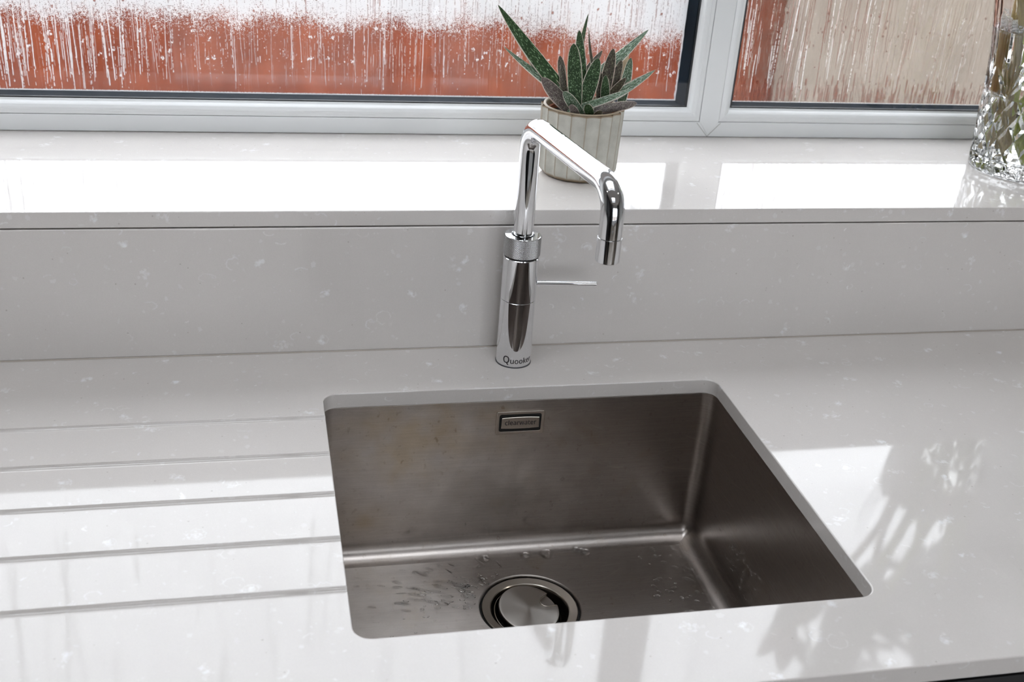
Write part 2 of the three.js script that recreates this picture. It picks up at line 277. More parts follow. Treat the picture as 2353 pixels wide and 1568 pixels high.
// ---------------------------------------------------------------- window
{
  const win = new THREE.Group(); win.name = 'window_1'; scene.add(win); struct(win, 'white plastic framed window with rain-streaked panes');
  const zb = WZ - 0.07, y0 = SILL, yb = 0.1937, yt = OPEN.y1;
  const L = [OPEN.x0 + 0.045, 0.3215], R = [0.3508, OPEN.x1 - 0.045], top = OPEN.y1 - 0.03;
  // fixed frame
  mesh('bottom_rail', rbox(OPEN.x0, OPEN.x1, y0 + 0.0005, yb - 0.0006, zb, WZ, 0.0012), M.upvc, win);
  mesh('top_rail', rbox(OPEN.x0, OPEN.x1, top + 0.0006, yt, zb, WZ, 0.0012), M.upvc, win);
  mesh('side_jamb', rbox(OPEN.x0, L[0] - 0.0006, yb, top, zb, WZ, 0.0012), M.upvc, win);
  mesh('side_jamb', rbox(R[1] + 0.0006, OPEN.x1, yb, top, zb, WZ, 0.0012), M.upvc, win);
  { // mullion with a pointed foot let into the bottom rail
    const a = L[1] + 0.0005, b = R[0] - 0.0005, m = (a + b) / 2;
    const s = new THREE.Shape([[a, top], [a, yb], [m, y0 + 0.0035], [b, yb], [b, top]].map((p) => new THREE.Vector2(...p)));
    mesh('mullion', new THREE.ExtrudeGeometry(s, { depth: 0.0688, bevelEnabled: true, bevelThickness: 0.0006, bevelSize: 0.0005, bevelOffset: -0.0005, bevelSegments: 2 }).translate(0, 0, zb + 0.0012), M.upvc, win);
    const weld = (p, q) => { const dx = q[0] - p[0], dy = q[1] - p[1], l = Math.hypot(dx, dy); return new THREE.BoxGeometry(l, 0.0007, 0.0004).rotateZ(Math.atan2(dy, dx)).translate((p[0] + q[0]) / 2, (p[1] + q[1]) / 2, WZ + 0.0001); };
    mesh('weld_line', weld([a - 0.0035, yb - 0.002], [m, y0 + 0.0012]), new THREE.MeshStandardMaterial({ color: 0xa9a9a4, roughness: 0.5 }), win);
    mesh('weld_line', weld([b + 0.0035, yb - 0.002], [m, y0 + 0.0012]), new THREE.MeshStandardMaterial({ color: 0xa9a9a4, roughness: 0.5 }), win);
  }
  // glazing bead: profile (inset from outer edge, depth behind the frame face)
  const prof = [[0, 0.030], [0, 0.0006], [0.0004, 0.0001], [0.0052, 0], [0.0056, 0.0004], [0.0062, 0.0001], [0.0085, 0.0004], [0.0115, 0.0016], [0.0134, 0.0036], [0.0144, 0.0058], [0.0149, 0.0082], [0.0152, 0.0086], [0.0168, 0.0092], [0.0173, 0.0098], [0.0173, 0.0103], [0.003, 0.0104]];
  const gask = [[0.0171, 0.0101], [0.0189, 0.0098], [0.0193, 0.0104], [0.0193, 0.0125], [0.0171, 0.0125]];
  function strip(pf, [x0, x1], [ya, yc], side) {
    const gs = [];
    for (let i = 0; i + 1 < pf.length; i++) {
      const P = ([w, d], e) => side === 'b' ? [e ? x1 - w : x0 + w, ya + w, WZ - d] : side === 't' ? [e ? x0 + w : x1 - w, yc - w, WZ - d] : side === 'l' ? [x0 + w, e ? ya + w : yc - w, WZ - d] : [x1 - w, e ? yc - w : ya + w, WZ - d];
      gs.push(gridGeo(1, 1, (u, v) => P(pf[i + v], u)));
    }
    return toCreasedNormals(mergeGeometries(gs), 0.6);
  }
  const Y = [yb, top];
  for (const X of [L, R]) {
    for (const s of ['b', 't', 'l', 'r']) { mesh('glazing_bead', strip(prof, X, Y, s), M.upvc, win); mesh('gasket', strip(gask, X, Y, s), M.gasket, win); }
    const gx0 = X[0] + 0.006, gx1 = X[1] - 0.006, gy0 = Y[0] + 0.006, gy1 = Y[1] - 0.006;
    const pane = mesh('glass_pane', new THREE.PlaneGeometry(gx1 - gx0, gy1 - gy0).translate((gx0 + gx1) / 2, (gy0 + gy1) / 2, WZ - 0.0105), M.glass, win);
    // dark spacer bar round the edge of the sealed unit, its butyl edge a little wavy
    const h = 0.0205, sh = new THREE.Shape();
    sh.moveTo(X[0] + 0.004, Y[0] + 0.004); sh.lineTo(X[1] - 0.004, Y[0] + 0.004); sh.lineTo(X[1] - 0.004, Y[1] - 0.004); sh.lineTo(X[0] + 0.004, Y[1] - 0.004);
    const hole = [], n = 90, wv = (t, k) => 0.0008 * fbm(t * 60, k * 9.1, 2.2, 2);
    for (let i = 0; i <= n; i++) { const t = i / n; hole.push(new THREE.Vector2(X[0] + h + t * (X[1] - X[0] - 2 * h), Y[0] + 0.0165 + wv(t, 1) * 0.15)); }
    for (let i = 0; i <= n; i++) { const t = i / n; hole.push(new THREE.Vector2(X[1] - h - 0.0005 + wv(t * 1.3, 2) * 1.6, Y[0] + 0.0165 + t * (Y[1] - Y[0] - 0.0165 - h))); }
    for (let i = 0; i <= n; i++) { const t = 1 - i / n; hole.push(new THREE.Vector2(X[0] + h + t * (X[1] - X[0] - 2 * h), Y[1] - h)); }
    for (let i = 1; i < n; i++) { const t = 1 - i / n; hole.push(new THREE.Vector2(X[0] + h, Y[0] + 0.0165 + t * (Y[1] - Y[0] - 0.0165 - h))); }
    sh.holes.push(new THREE.Path(hole));
    mesh('spacer_bar', new THREE.ExtrudeGeometry(sh, { depth: 0.0365, bevelEnabled: false }).translate(0, 0, WZ - 0.048), M.spacer, win);
    mesh('glass_pane', new THREE.PlaneGeometry(gx1 - gx0, gy1 - gy0).translate((gx0 + gx1) / 2, (gy0 + gy1) / 2, WZ - 0.0496), M.wetGlass, win);
    const film = (name, x0, x1, ya, yc, alpha, mat) => {
      const g = new THREE.PlaneGeometry(x1 - x0, yc - ya).translate((x0 + x1) / 2, (ya + yc) / 2, WZ - 0.0488);
      const m = new THREE.MeshPhysicalMaterial({ ...mat, roughness: 1, thickness: 0, transparent: true, alphaMap: alpha[0], side: THREE.DoubleSide });
      if (alpha[1]) m.map = alpha[1];
      return mesh(name, g, m, pane);
    };
    const left = X === L, fy = Y[0] + 0.0157, mid = fy + 0.26;
    if (left) {
      const a = rainTexture(2048, 512, 'left');
      film('condensation', X[1] - 0.0197 - 1.06, X[1] - 0.0197, fy, mid, a, FILM_A);
      const b = rainTexture(1024, 1024, 'plain');
      film('condensation', X[0] + 0.020, X[1] - 0.0197, mid, Y[1] - 0.020, b, FILM_A);
      film('condensation', X[0] + 0.020, X[1] - 0.0197 - 1.06, fy, mid, b, FILM_A);
    } else {
      const a = rainTexture(2048, 768, 'right');
      film('condensation', X[0] + 0.0197, X[0] + 0.0197 + 0.7, fy, mid, a, FILM_B);
      const b = rainTexture(1024, 1024, 'plain2');
      film('condensation', X[0] + 0.0197, X[1] - 0.020, mid, Y[1] - 0.020, b, FILM_A);
      film('condensation', X[0] + 0.7197, X[1] - 0.020, fy, mid, b, FILM_A);
    }
  }
}

// ---------------------------------------------------------------- worktop, upstand, sill
const SX0 = -0.2228, SX1 = 0.2262, SZ0 = 0.1001, SZ1 = 0.4908, SR = 0.0155;   // sink cut-out
const roundRect = (x0, x1, z0, z1, r, P = THREE.Path) => { const s = new P(); s.moveTo(x0 + r, z0); s.lineTo(x1 - r, z0); s.absarc(x1 - r, z0 + r, r, -Math.PI / 2, 0); s.lineTo(x1, z1 - r); s.absarc(x1 - r, z1 - r, r, 0, Math.PI / 2); s.lineTo(x0 + r, z1); s.absarc(x0 + r, z1 - r, r, Math.PI / 2, Math.PI); s.lineTo(x0, z0 + r); s.absarc(x0 + r, z0 + r, r, Math.PI, 1.5 * Math.PI); return s; };
{
  const bev = 0.0012, s = new THREE.Shape([[-1.9, -0.02], [2.3, -0.02], [2.3, ZF], [-1.9, ZF]].map((p) => new THREE.Vector2(...p)));
  s.holes.push(roundRect(SX0, SX1, SZ0, SZ1, SR));
  s.holes.push(new THREE.Path().absarc(0, 0.0369, 0.0165, 0, 2 * Math.PI, true));
  let g = new THREE.ExtrudeGeometry(s, { depth: T - 2 * bev, bevelEnabled: true, bevelThickness: bev, bevelSize: bev, bevelOffset: -bev, bevelSegments: 3, curveSegments: 14 });
  g.rotateX(Math.PI / 2).translate(0, -bev, 0);                     // shape (x, y) lies on (x, z); thickness downwards
  const ev = new Evaluator(); ev.useGroups = false; ev.attributes = ['position', 'normal', 'uv'];
  let b = new Brush(g, M.quartz); b.updateMatrixWorld();
  for (const z of [0.1487, 0.2192, 0.2892, 0.3590, 0.4287]) {         // draining grooves, falling gently to the sink
    const r = 0.0056, len = 0.62, c = new THREE.CapsuleGeometry(r, len, 12, 88).rotateZ(Math.PI / 2).rotateZ(-0.0022).translate(SX0 + 0.012 - len / 2, 0.0025, z);
    const cut = new Brush(c, M.quartz); cut.updateMatrixWorld();
    b = ev.evaluate(b, cut, SUBTRACTION);
  }
  const w = mesh('worktop', metreUV(b.geometry), M.quartz);
  Object.assign(w.userData, { label: 'pale grey speckled quartz worktop with sink cut-out and draining grooves', category: 'worktop' });
  const us = mesh('upstand', metreUV(rbox(-1.9, 2.3, 0.0004, OPEN.y0 - 0.0011, -0.0195, 0, 0.0016, 3), 0.31, 0.13), M.quartz);
  Object.assign(us.userData, { label: 'upright quartz splashback slab standing behind the tap', category: 'splashback' });
  const bead = []; for (let i = 0; i <= 4; i++) { const a = i / 4 * Math.PI / 2; bead.push([0.0011 * (1 - Math.sin(a)), 0.0011 * (1 - Math.cos(a))]); }
  mesh('sealant_bead', gridGeo(1, 4, (i, j) => [i ? 2.3 : -1.9, bead[j][1] + 0.0002, bead[j][0] + 0.0002]), M.sealant, us);
  const sl = mesh('windowsill', metreUV(rbox(OPEN.x0, OPEN.x1, OPEN.y0 + 0.0003, SILL, -0.365, -0.0008, 0.0011, 3), 0.62, 0.41), M.quartz);
  struct(sl, 'deep polished quartz windowsill below the window');
  const end = [[-1.9, OPEN.x0], [OPEN.x1, 2.3]];
  for (const [a, c] of end) struct(mesh('trim_' + (end.findIndex((e) => e[0] === a) + 1), metreUV(rbox(a, c, OPEN.y0 + 0.0003, SILL, -0.0195, -0.0008, 0.001, 2)), M.quartz), 'quartz capping strip continuing the sill edge');
}
// tall dark units across the room, which the chrome and the steel mirror
for (const [x0, x1, z0, z1, where, n] of [[-2.29, -1.7, 0.75, 3.25, 'left wall', 4], [-1.68, -0.78, 2.68, 3.28, 'door', 2], [1.6, 2.48, 2.68, 3.28, 'right corner', 2]]) {
  const t = thing('tall_cabinet', { 'left wall': 'bank of tall dark kitchen units along the left wall', door: 'tall dark kitchen units left of the garden door', 'right corner': 'tall dark kitchen units right of the garden door' }[where], 'cabinet', [0, -0.9, 0]);
  const side = where === 'left wall', H = 2.25;
  mesh('carcass', box(x0, side ? x1 - 0.022 : x1, 0.1, H, side ? z0 : z0 + 0.022, z1), M.cabinet, t);
  mesh('plinth', box(x0, x1 - 0.06, 0, 0.1, z0 + 0.06, z1), M.cabinet, t);
  for (let k = 0; k < n; k++) { const a = (side ? z0 : x0) + ((side ? z1 - z0 : x1 - x0) / n) * k + 0.002, b = a + (side ? z1 - z0 : x1 - x0) / n - 0.004; mesh('door', side ? rbox(x1 - 0.021, x1, 0.1, H, a, b, 0.001) : rbox(a, b, 0.1, H, z0, z0 + 0.021, 0.001), M.cabinet, t); }
}
// base cabinets under the worktop
{
  const xs = [-1.9, -0.9, -0.4, 0.4, 1.0, 1.6, 2.3], looks = ['leftmost', 'second', 'wide sink', 'fourth', 'fifth', 'rightmost'];
  for (let i = 0; i < 6; i++) {
    const [a, b] = [xs[i] + 0.0005, xs[i + 1] - 0.0005];
    const c = thing('base_cabinet', i === 2 ? 'dark wide base cabinet holding the sink' : `dark base cabinet under the worktop, ${looks[i]} of the row`, 'cabinet', [0, -0.9, 0]);
    const top = 0.9 - T - 0.0005;
    mesh('side_panel', box(a, a + 0.018, 0.1, top, -0.015, 0.53), M.cabinet, c);
    mesh('side_panel', box(b - 0.018, b, 0.1, top, -0.015, 0.53), M.cabinet, c);
    mesh('base_panel', box(a + 0.018, b - 0.018, 0.1, 0.118, -0.015, 0.53), M.cabinet, c);
    mesh('plinth', box(a, b, 0, 0.1, 0.45, 0.466), M.cabinet, c);
    const n = b - a > 0.7 ? 2 : 1;
    for (let k = 0; k < n; k++) mesh('door', rbox(a + (b - a) * k / n + 0.0015, a + (b - a) * (k + 1) / n - 0.0015, 0.1, top - 0.03, 0.531, 0.551, 0.001), M.cabinet, c);
  }
}

// ---------------------------------------------------------------- sink
// brushed steel: fine brush lines, tarnish, dried water marks and scratches; W x H pixels over w x h metres
function steelMaterial(W, H, w, h, tarnish, dull, rough, aniso) {
  const [c, g] = canvas(W, H, '#000'), [cb, gb] = canvas(1024, 1024, '#808080'), [cr, gr] = canvas(W, H, '#000');
  const im = g.getImageData(0, 0, W, H), ib = gb.getImageData(0, 0, 1024, 1024), ir = gr.getImageData(0, 0, W, H);
  for (let y = 0; y < 1024; y++) { let v = 0; for (let x = 0; x < 1024; x++) { if (x % 64 === 0 || rnd() < 0.015) v = rnd() - 0.5; const k = (y * 1024 + x) * 4; ib.data[k] = ib.data[k + 1] = ib.data[k + 2] = 128 + v * 150 + (rnd() - 0.5) * 40; } }
  for (let y = 0; y < H; y++) {
    let v = 0;
    for (let x = 0; x < W; x++) {
      if (rnd() < 0.03) v = rnd() - 0.5;
      const k = (y * W + x) * 4, p = x / W * w, q = (1 - y / H) * h;                // metres, q up
      const n = fbm(p * 26, q * 26, 11, 4), t = clamp(tarnish(p, q) * (0.6 + 1.3 * n) + 0.25 * sstep(0.1, 0.5, n)), spot = sstep(0.22, 0.42, fbm(p * 150, q * 110, 31, 3)) * (0.3 + t), dl = clamp(dull(p, q) + 0.25 * fbm(p * 40, q * 40, 5, 3));
      const s = v * 9 + (rnd() - 0.5) * 5;
      const z = 178 + 62 * dl; im.data[k] = z + 2 - t * 6 - spot * 26 + s; im.data[k + 1] = z - 2 - t * 16 - spot * 30 + s; im.data[k + 2] = z - 5 - t * 34 - spot * 34 + s; im.data[k + 3] = 255;
      ir.data[k + 1] = 255 * clamp(rough + 0.1 * t + 0.1 * dl + 0.03 * spot); ir.data[k + 2] = 255 * clamp(1 - 0.75 * clamp(dl) - 0.15 * t); ir.data[k + 3] = 255;
    }
  }
  g.putImageData(im, 0, 0); gb.putImageData(ib, 0, 0); gr.putImageData(ir, 0, 0);
  const sc = W / w;
  for (let i = 0; i < 60 * w * h * 12; i++) { const x = rnd() * W, y = rnd() * H, a = rr(-0.6, 0.5), l = rr(0.008, 0.05) * sc; g.lineWidth = rr(0.4, 1); g.strokeStyle = `rgba(232,228,222,${rr(0.12, 0.4).toFixed(2)})`; g.beginPath(); g.moveTo(x, y); g.lineTo(x + Math.cos(a) * l, y + Math.sin(a) * l); g.stroke(); }
  for (let i = 0; i < 520 * w * h; i++) { const x = rnd() * W, y = H - rnd() * rnd() * H, r = rr(0.0006, 0.0022) * sc; g.strokeStyle = `rgba(112,98,82,${rr(0.15, 0.45).toFixed(2)})`; g.lineWidth = rr(0.5, 1.1); g.beginPath(); g.ellipse(x, y, r, r * rr(0.5, 1), rr(0, 3), 0, rr(3, 6.3)); g.stroke(); }
  const scale = (t, a, b2) => { t.repeat.set(a, b2); return t; };
  const limescale = scale(texture(cr), 1 / w, 1 / h);
  return new THREE.MeshPhysicalMaterial({ name: 'brushed steel', metalnessMap: limescale, map: scale(texture(c, true), 1 / w, 1 / h), bumpMap: scale(texture(cb), 5, 5), bumpScale: 0.000012, roughnessMap: limescale, roughness: 1, metalness: 1, color: new THREE.Color(0.80, 0.77, 0.75), anisotropy: aniso, side: THREE.DoubleSide });

}
const gauss = (x, y, sx, sy) => Math.exp(-(x * x) / (sx * sx) - (y * y) / (sy * sy));
// u runs along the walls from the back left corner; v is depth below the rim
const steelWall = steelMaterial(2048, 300, 1.7, 0.235, (p, q) => 1.15 * gauss(p - 0.10, q - 0.175, 0.075, 0.05) + 0.5 * gauss(p - 0.05, q - 0.07, 0.06, 0.03) + 0.45 * gauss(p - 0.20, q - 0.19, 0.1, 0.03), (p, q) => 0.75 * gauss(p - 0.11, q - 0.13, 0.14, 0.11) - 0.35 * sstep(0.28, 0.46, p), 0.3, 0.5);
const steelFloor = steelMaterial(640, 560, 0.46, 0.40, (p, q) => 0.25 * gauss(p - 0.05, q - 0.35, 0.06, 0.05), (p, q) => 1.0 * sstep(0.24, 0.1, p + 0.03 * Math.sin(q * 40)) - 0.08, 0.36, 0.7);
M.steelPart = new THREE.MeshPhysicalMaterial({ name: 'satin steel', color: new THREE.Color(0.52, 0.48, 0.43), roughness: 0.22, metalness: 1 });
M.blackGap = new THREE.MeshStandardMaterial({ color: 0x050505, roughness: 0.6 });
const FLOOR = -0.2166, DR = [-0.002, 0.2135];                          // floor level, drain centre
const sink = thing('kitchen_sink', 'undermounted brushed steel sink bowl with wet splashed walls', 'sink');
{
  const x0 = SX0 - 0.0012, x1 = SX1 + 0.0012, z0 = SZ0 - 0.0012, z1 = SZ1 + 0.0012, rc = 0.0145, F = 0.024;
  const nA = 14, nL = 30;
  const loop = (e) => {                                                // rounded rectangle grown by e
    const pts = [], r = Math.max(0.0004, rc + e), a0 = x0 - e, a1 = x1 + e, b0 = z0 - e, b1 = z1 + e;
    const cs = [[a0 + r, b0 + r, Math.PI], [a1 - r, b0 + r, 1.5 * Math.PI], [a1 - r, b1 - r, 0], [a0 + r, b1 - r, Math.PI / 2]];
    cs.forEach(([cx, cz, t0], k) => {
      for (let i = 0; i <= nA; i++) { const t = t0 + i / nA * Math.PI / 2; pts.push([cx + r * Math.cos(t), cz + r * Math.sin(t)]); }
      const n = cs[(k + 1) % 4], p = pts[pts.length - 1], q = [n[0] + r * Math.cos(n[2]), n[1] + r * Math.sin(n[2])];
      for (let i = 1; i < nL; i++) pts.push([p[0] + (q[0] - p[0]) * i / nL, p[1] + (q[1] - p[1]) * i / nL]);
    });
    pts.push(pts[0]);
    return pts;
  };
  const base = loop(0), len = [0];
  for (let i = 1; i < base.length; i++) len.push(len[i - 1] + Math.hypot(base[i][0] - base[i - 1][0], base[i][1] - base[i - 1][1]));
  const rows = [[0.014, -T - 0.0004, 0], [0.0006, -T - 0.0004, 0.013], [0, -T - 0.001, 0.014]];
  for (let i = 1; i <= 10; i++) rows.push([0, -T - 0.001 - i / 10 * (-FLOOR - F - T - 0.001), 0.014 + i * 0.0175]);
  for (let i = 1; i <= 10; i++) { const a = i / 10 * Math.PI / 2; rows.push([-F * (1 - Math.cos(a)) * 0.999, FLOOR + F - F * Math.sin(a), 0.189 + i * 0.0037]); }
  // corner radius shrinks with the inset, so walls stay parallel
  const loops = rows.map(([e]) => loop(Math.max(e, -0.0141)).map(([x, z]) => { const extra = e < -0.0141 ? -e - 0.0141 : 0; return [Math.min(Math.max(x, x0 - e), x1 + e), Math.min(Math.max(z, z0 - e), z1 + e)]; }));
  const wall = gridGeo(base.length - 1, rows.length - 1, (i, j) => [loops[j][i][0], rows[j][1], loops[j][i][1], len[i], 0.235 - rows[j][2]], true);
  const inner = loops[loops.length - 1], ang = inner.map(([x, z]) => Math.atan2(z - DR[1], x - DR[0]));
  const rim = 0.0585, fr = [0, 0.25, 0.5, 0.75, 0.93, 1];
  const floor = gridGeo(inner.length - 1, fr.length + 3, (i, j) => {
    const cx = DR[0] + rim * Math.cos(ang[i]), cz = DR[1] + rim * Math.sin(ang[i]);
    if (j < fr.length) { const t = fr[j], x = inner[i][0] + (cx - inner[i][0]) * t, z = inner[i][1] + (cz - inner[i][1]) * t; return [x, FLOOR - 0.0015 * t, z, x + 0.23, 0.495 - z]; }
    const k = j - fr.length, rad = [rim - 0.0012, rim - 0.002, rim - 0.002, rim - 0.002][k], y = [FLOOR - 0.002, FLOOR - 0.0034, FLOOR - 0.0050, FLOOR - 0.008][k];
    const x = DR[0] + rad * Math.cos(ang[i]), z = DR[1] + rad * Math.sin(ang[i]);
    return [x, y, z, x + 0.23, 0.495 - z];
  }, true);
  const bowl = mergeGeometries([wall, floor], true);
  mesh('bowl', bowl, [steelWall, steelFloor], sink);
  // drain: flange ring, throat, strainer cup and its tilted lid
  const [dx, dz] = DR, at = (g) => g.translate(dx, 0, dz), yF = FLOOR - 0.0026;
  const tube = (pts, n) => at(lathe(pts, n));
  mesh('drain_flange', at(bandLathe([[0.0536, yF - 0.004], [0.0536, yF - 0.0004], [0.0530, yF], [0.0446, yF - 0.0012], [0.0436, yF - 0.002], [0.0428, yF - 0.004], [0.0424, yF - 0.012], [0.0424, yF - 0.05]], 120)), M.steelPart, sink);
  mesh('drain_seal', tube([[0.0574, yF - 0.005], [0.0536, yF - 0.0042], [0.0530, yF - 0.006]], 96), M.blackGap, sink);
  mesh('waste_pipe', tube([[0.0424, yF - 0.05], [0.03, yF - 0.052], [0.0001, yF - 0.053]], 64), M.blackGap, sink);
  const lid = new THREE.Group(); lid.name = 'strainer_lid'; sink.add(lid); lid.position.set(dx - 0.001, yF + 0.0006, dz + 0.0005); lid.rotation.set(0.12, 0, -0.10);
  const lr = 0.0345;
  let lb = new Brush(lathe([[0, -0.008], [lr - 0.002, -0.008], [lr, -0.0075], [lr, -0.0012], [lr - 0.0002, -0.0004], [lr - 0.0008, 0], ...[0.9, 0.75, 0.6, 0.45, 0.3, 0.18, 0.08].map((t) => [lr * t, 0]), [0, 0]], 120), M.steelPart);
  { const s = new THREE.Shape(); s.moveTo(0.05, -0.013); s.lineTo(0.031, -0.0094); s.bezierCurveTo(0.0235, -0.0088, 0.0167, -0.0072, 0.0162, 0); s.bezierCurveTo(0.0167, 0.0072, 0.0235, 0.0086, 0.031, 0.0096); s.lineTo(0.05, 0.013); s.closePath();
    const cut = new Brush(new THREE.ExtrudeGeometry(s, { depth: 0.01, bevelEnabled: false, curveSegments: 24 }).rotateX(-Math.PI / 2).translate(0, -0.0048, 0).rotateY(0.42), M.steelPart); cut.updateMatrixWorld();
    lb.updateMatrixWorld(); const ev = new Evaluator(); ev.useGroups = false; lb = ev.evaluate(lb, cut, SUBTRACTION); }
  mesh('lid_plate', lb.geometry, spunSteel(), lid);
  { const q = new THREE.CubicBezierCurve3(V(0.031, 0.0002, 0.0094), V(0.0235, 0.0002, 0.0088), V(0.0167, 0.0002, 0.0072), V(0.0162, 0.0002, 0)), q2 = new THREE.CubicBezierCurve3(V(0.0162, 0.0002, 0), V(0.0167, 0.0002, -0.0072), V(0.0235, 0.0002, -0.0086), V(0.031, 0.0002, -0.0096)), cp = new THREE.CurvePath(); cp.add(q); cp.add(q2);
    mesh('thumb_notch_rim', new THREE.TubeGeometry(cp, 60, 0.0006, 8).rotateY(0.42), M.steelPart, lid); }
  mesh('strainer_cup', bandLathe([[0.0375, -0.0085], [0.0382, -0.009], [0.0376, -0.0105], [0.036, -0.03]], 80), M.steelPart, lid);
  // overflow: rectangular frame let into the back wall, dark slot, lettered plate
  const ov = new THREE.Group(); ov.name = 'overflow'; sink.add(ov); ov.position.set(-0.0017, -0.0515 * 0.9, z0); ov.scale.setScalar(0.9);
  const fs = roundRect(-0.0312, 0.0312, -0.0166, 0.0166, 0.0026, THREE.Shape); fs.holes.push(roundRect(-0.0268, 0.0268, -0.0122, 0.0122, 0.0028));
  mesh('frame', new THREE.ExtrudeGeometry(fs, { depth: 0.0012, bevelEnabled: true, bevelThickness: 0.0008, bevelSize: 0.0008, bevelOffset: -0.0008, bevelSegments: 3, curveSegments: 8 }).translate(0, 0, 0.0002), M.steelPart, ov);
  mesh('slot', box(-0.0268, 0.0268, -0.0122, 0.0122, 0.0001, 0.0004), M.blackGap, ov);
  const ps = new THREE.Shape(); ps.moveTo(-0.0245, -0.0072); ps.quadraticCurveTo(0, -0.0088, 0.0245, -0.0072); ps.lineTo(0.0242, 0.0078); ps.quadraticCurveTo(0, 0.0098, -0.0242, 0.0078); ps.closePath();
  const plate = mesh('plate', new THREE.ExtrudeGeometry(ps, { depth: 0.0016, bevelEnabled: true, bevelThickness: 0.0005, bevelSize: 0.0005, bevelOffset: -0.0005, bevelSegments: 2, curveSegments: 16 }).translate(0, 0, 0.0008), M.steelPart, ov);
  const font = await new FontLoader().loadAsync('fonts/droid/droid_sans_regular.typeface.json');
  const tg = new TextGeometry('clearwater', { font, size: 0.0066, depth: 0.00008, curveSegments: 5, bevelEnabled: true, bevelThickness: 0.00001, bevelSize: 0.00012, bevelSegments: 1 });
  tg.computeBoundingBox(); const bb = tg.boundingBox, k = 0.0402 / (bb.max.x - bb.min.x);
  tg.translate(-(bb.min.x + bb.max.x) / 2, -0.0024, 0).scale(k, k * 1.02, 1).translate(0.0003, 0, 0.00286);
  mesh('lettering', tg, M.print, plate);
}
function spunSteel() { return new THREE.MeshPhysicalMaterial({ name: 'spun steel', color: new THREE.Color(0.46, 0.43, 0.40), roughness: 0.3, metalness: 1, anisotropy: 0.85 }); }

// water beads in the sink
{
  const items = [];
  const put = (x, y, z, n, r, stretch, dir, flat) => items.push([V(x, y, z), n, r * 1.25, stretch, dir, flat]);
  const wall = V(0, 0, 1), up = V(0, 1, 0), side = V(-1, 0, 0), zw = SZ0 - 0.001, xw = SX1 + 0.001;
  for (let i = 0; i < 420; i++) { const y = FLOOR + 0.02 + Math.pow(rnd(), 1.5) * 0.09, x = 0.05 + (rnd() + rnd() + rnd() - 1.5) * 0.155; if (x < SX0 + 0.02 || x > SX1 - 0.03) continue; put(x, y, zw, wall, rr(0.0005, 0.0018) * (rnd() < 0.12 ? 1.6 : 1), rr(1, 1.3), rr(-0.4, 0.4), 0.5); }
  for (let i = 0; i < 75; i++) put(rr(SX0 + 0.02, 0.0), FLOOR + 0.02 + rnd() * 0.12, zw, wall, rr(0.0005, 0.0015), rr(1, 1.4), rr(-0.5, 0.5), 0.5);
  for (let i = 0; i < 14; i++) put(rr(0.0, 0.1), rr(-0.15, -0.07), zw, wall, rr(0.0008, 0.0015), 1.1, 0, 0.5);
  for (let i = 0; i < 150; i++) { const a = rr(2.3, 4.3), d = 0.065 + Math.pow(rnd(), 1.3) * 0.13, x = DR[0] + Math.cos(a) * d * 0.9 + 0.02, z = DR[1] - Math.abs(Math.sin(a)) * d * 0.75 - 0.006; if (z < SZ0 + 0.02 || x < SX0 + 0.02 || Math.hypot(x - DR[0], z - DR[1]) < 0.063) continue; put(x, FLOOR - 0.0004, z, up, rr(0.0006, 0.0022), rr(1.2, 4), Math.atan2(-(z - DR[1]), x - DR[0]) + rr(-0.2, 0.2), 0.32); }
  for (let i = 0; i < 40; i++) put(rr(SX0 + 0.02, -0.1), FLOOR, rr(0.13, 0.4), up, rr(0.0005, 0.0016), rr(1, 3.5), rr(-0.5, 0.2), 0.32);
  for (let i = 0; i < 70; i++) { const t = rnd(); put(SX1 - 0.02 - Math.pow(rnd(), 2) * 0.06, FLOOR + 0.0003, SZ0 + 0.02 + t * 0.17, up, rr(0.0007, 0.0024), rr(1, 2), rr(0, 3), 0.32); }
  for (let i = 0; i < 8; i++) put(rr(-0.05, 0.12), FLOOR + 0.0005, SZ0 + rr(0.017, 0.03), up, rr(0.0026, 0.0042), rr(1, 1.5), rr(-0.4, 0.4), 0.4);
  for (let i = 0; i < 45; i++) put(xw, FLOOR + 0.02 + rnd() * 0.06, SZ0 + 0.03 + rnd() * 0.16, side, rr(0.0005, 0.0014), 1.5, 1.57, 0.5);
  const geo = new THREE.SphereGeometry(1, 14, 10), im = new THREE.InstancedMesh(geo, new THREE.MeshPhysicalMaterial({ name: 'water', color: 0xffffff, transmission: 1, thickness: 0.002, roughness: 0, ior: 1.33 }), items.length);
  const m = new THREE.Matrix4(), q = new THREE.Quaternion(), q2 = new THREE.Quaternion();
  items.forEach(([p, n, r, s, dir, flat], i) => { q.setFromUnitVectors(V(0, 1, 0), n); q2.setFromAxisAngle(V(0, 1, 0), dir); m.compose(p, q.clone().multiply(q2), V(r * s, r * flat * 1.7, r)); im.setMatrixAt(i, m); });
  im.name = 'water_droplets'; im.userData = { kind: 'stuff', label: 'clear water droplets splashed over the steel sink walls', category: 'water' };
  im.castShadow = im.receiveShadow = true;
  scene.add(im);
}

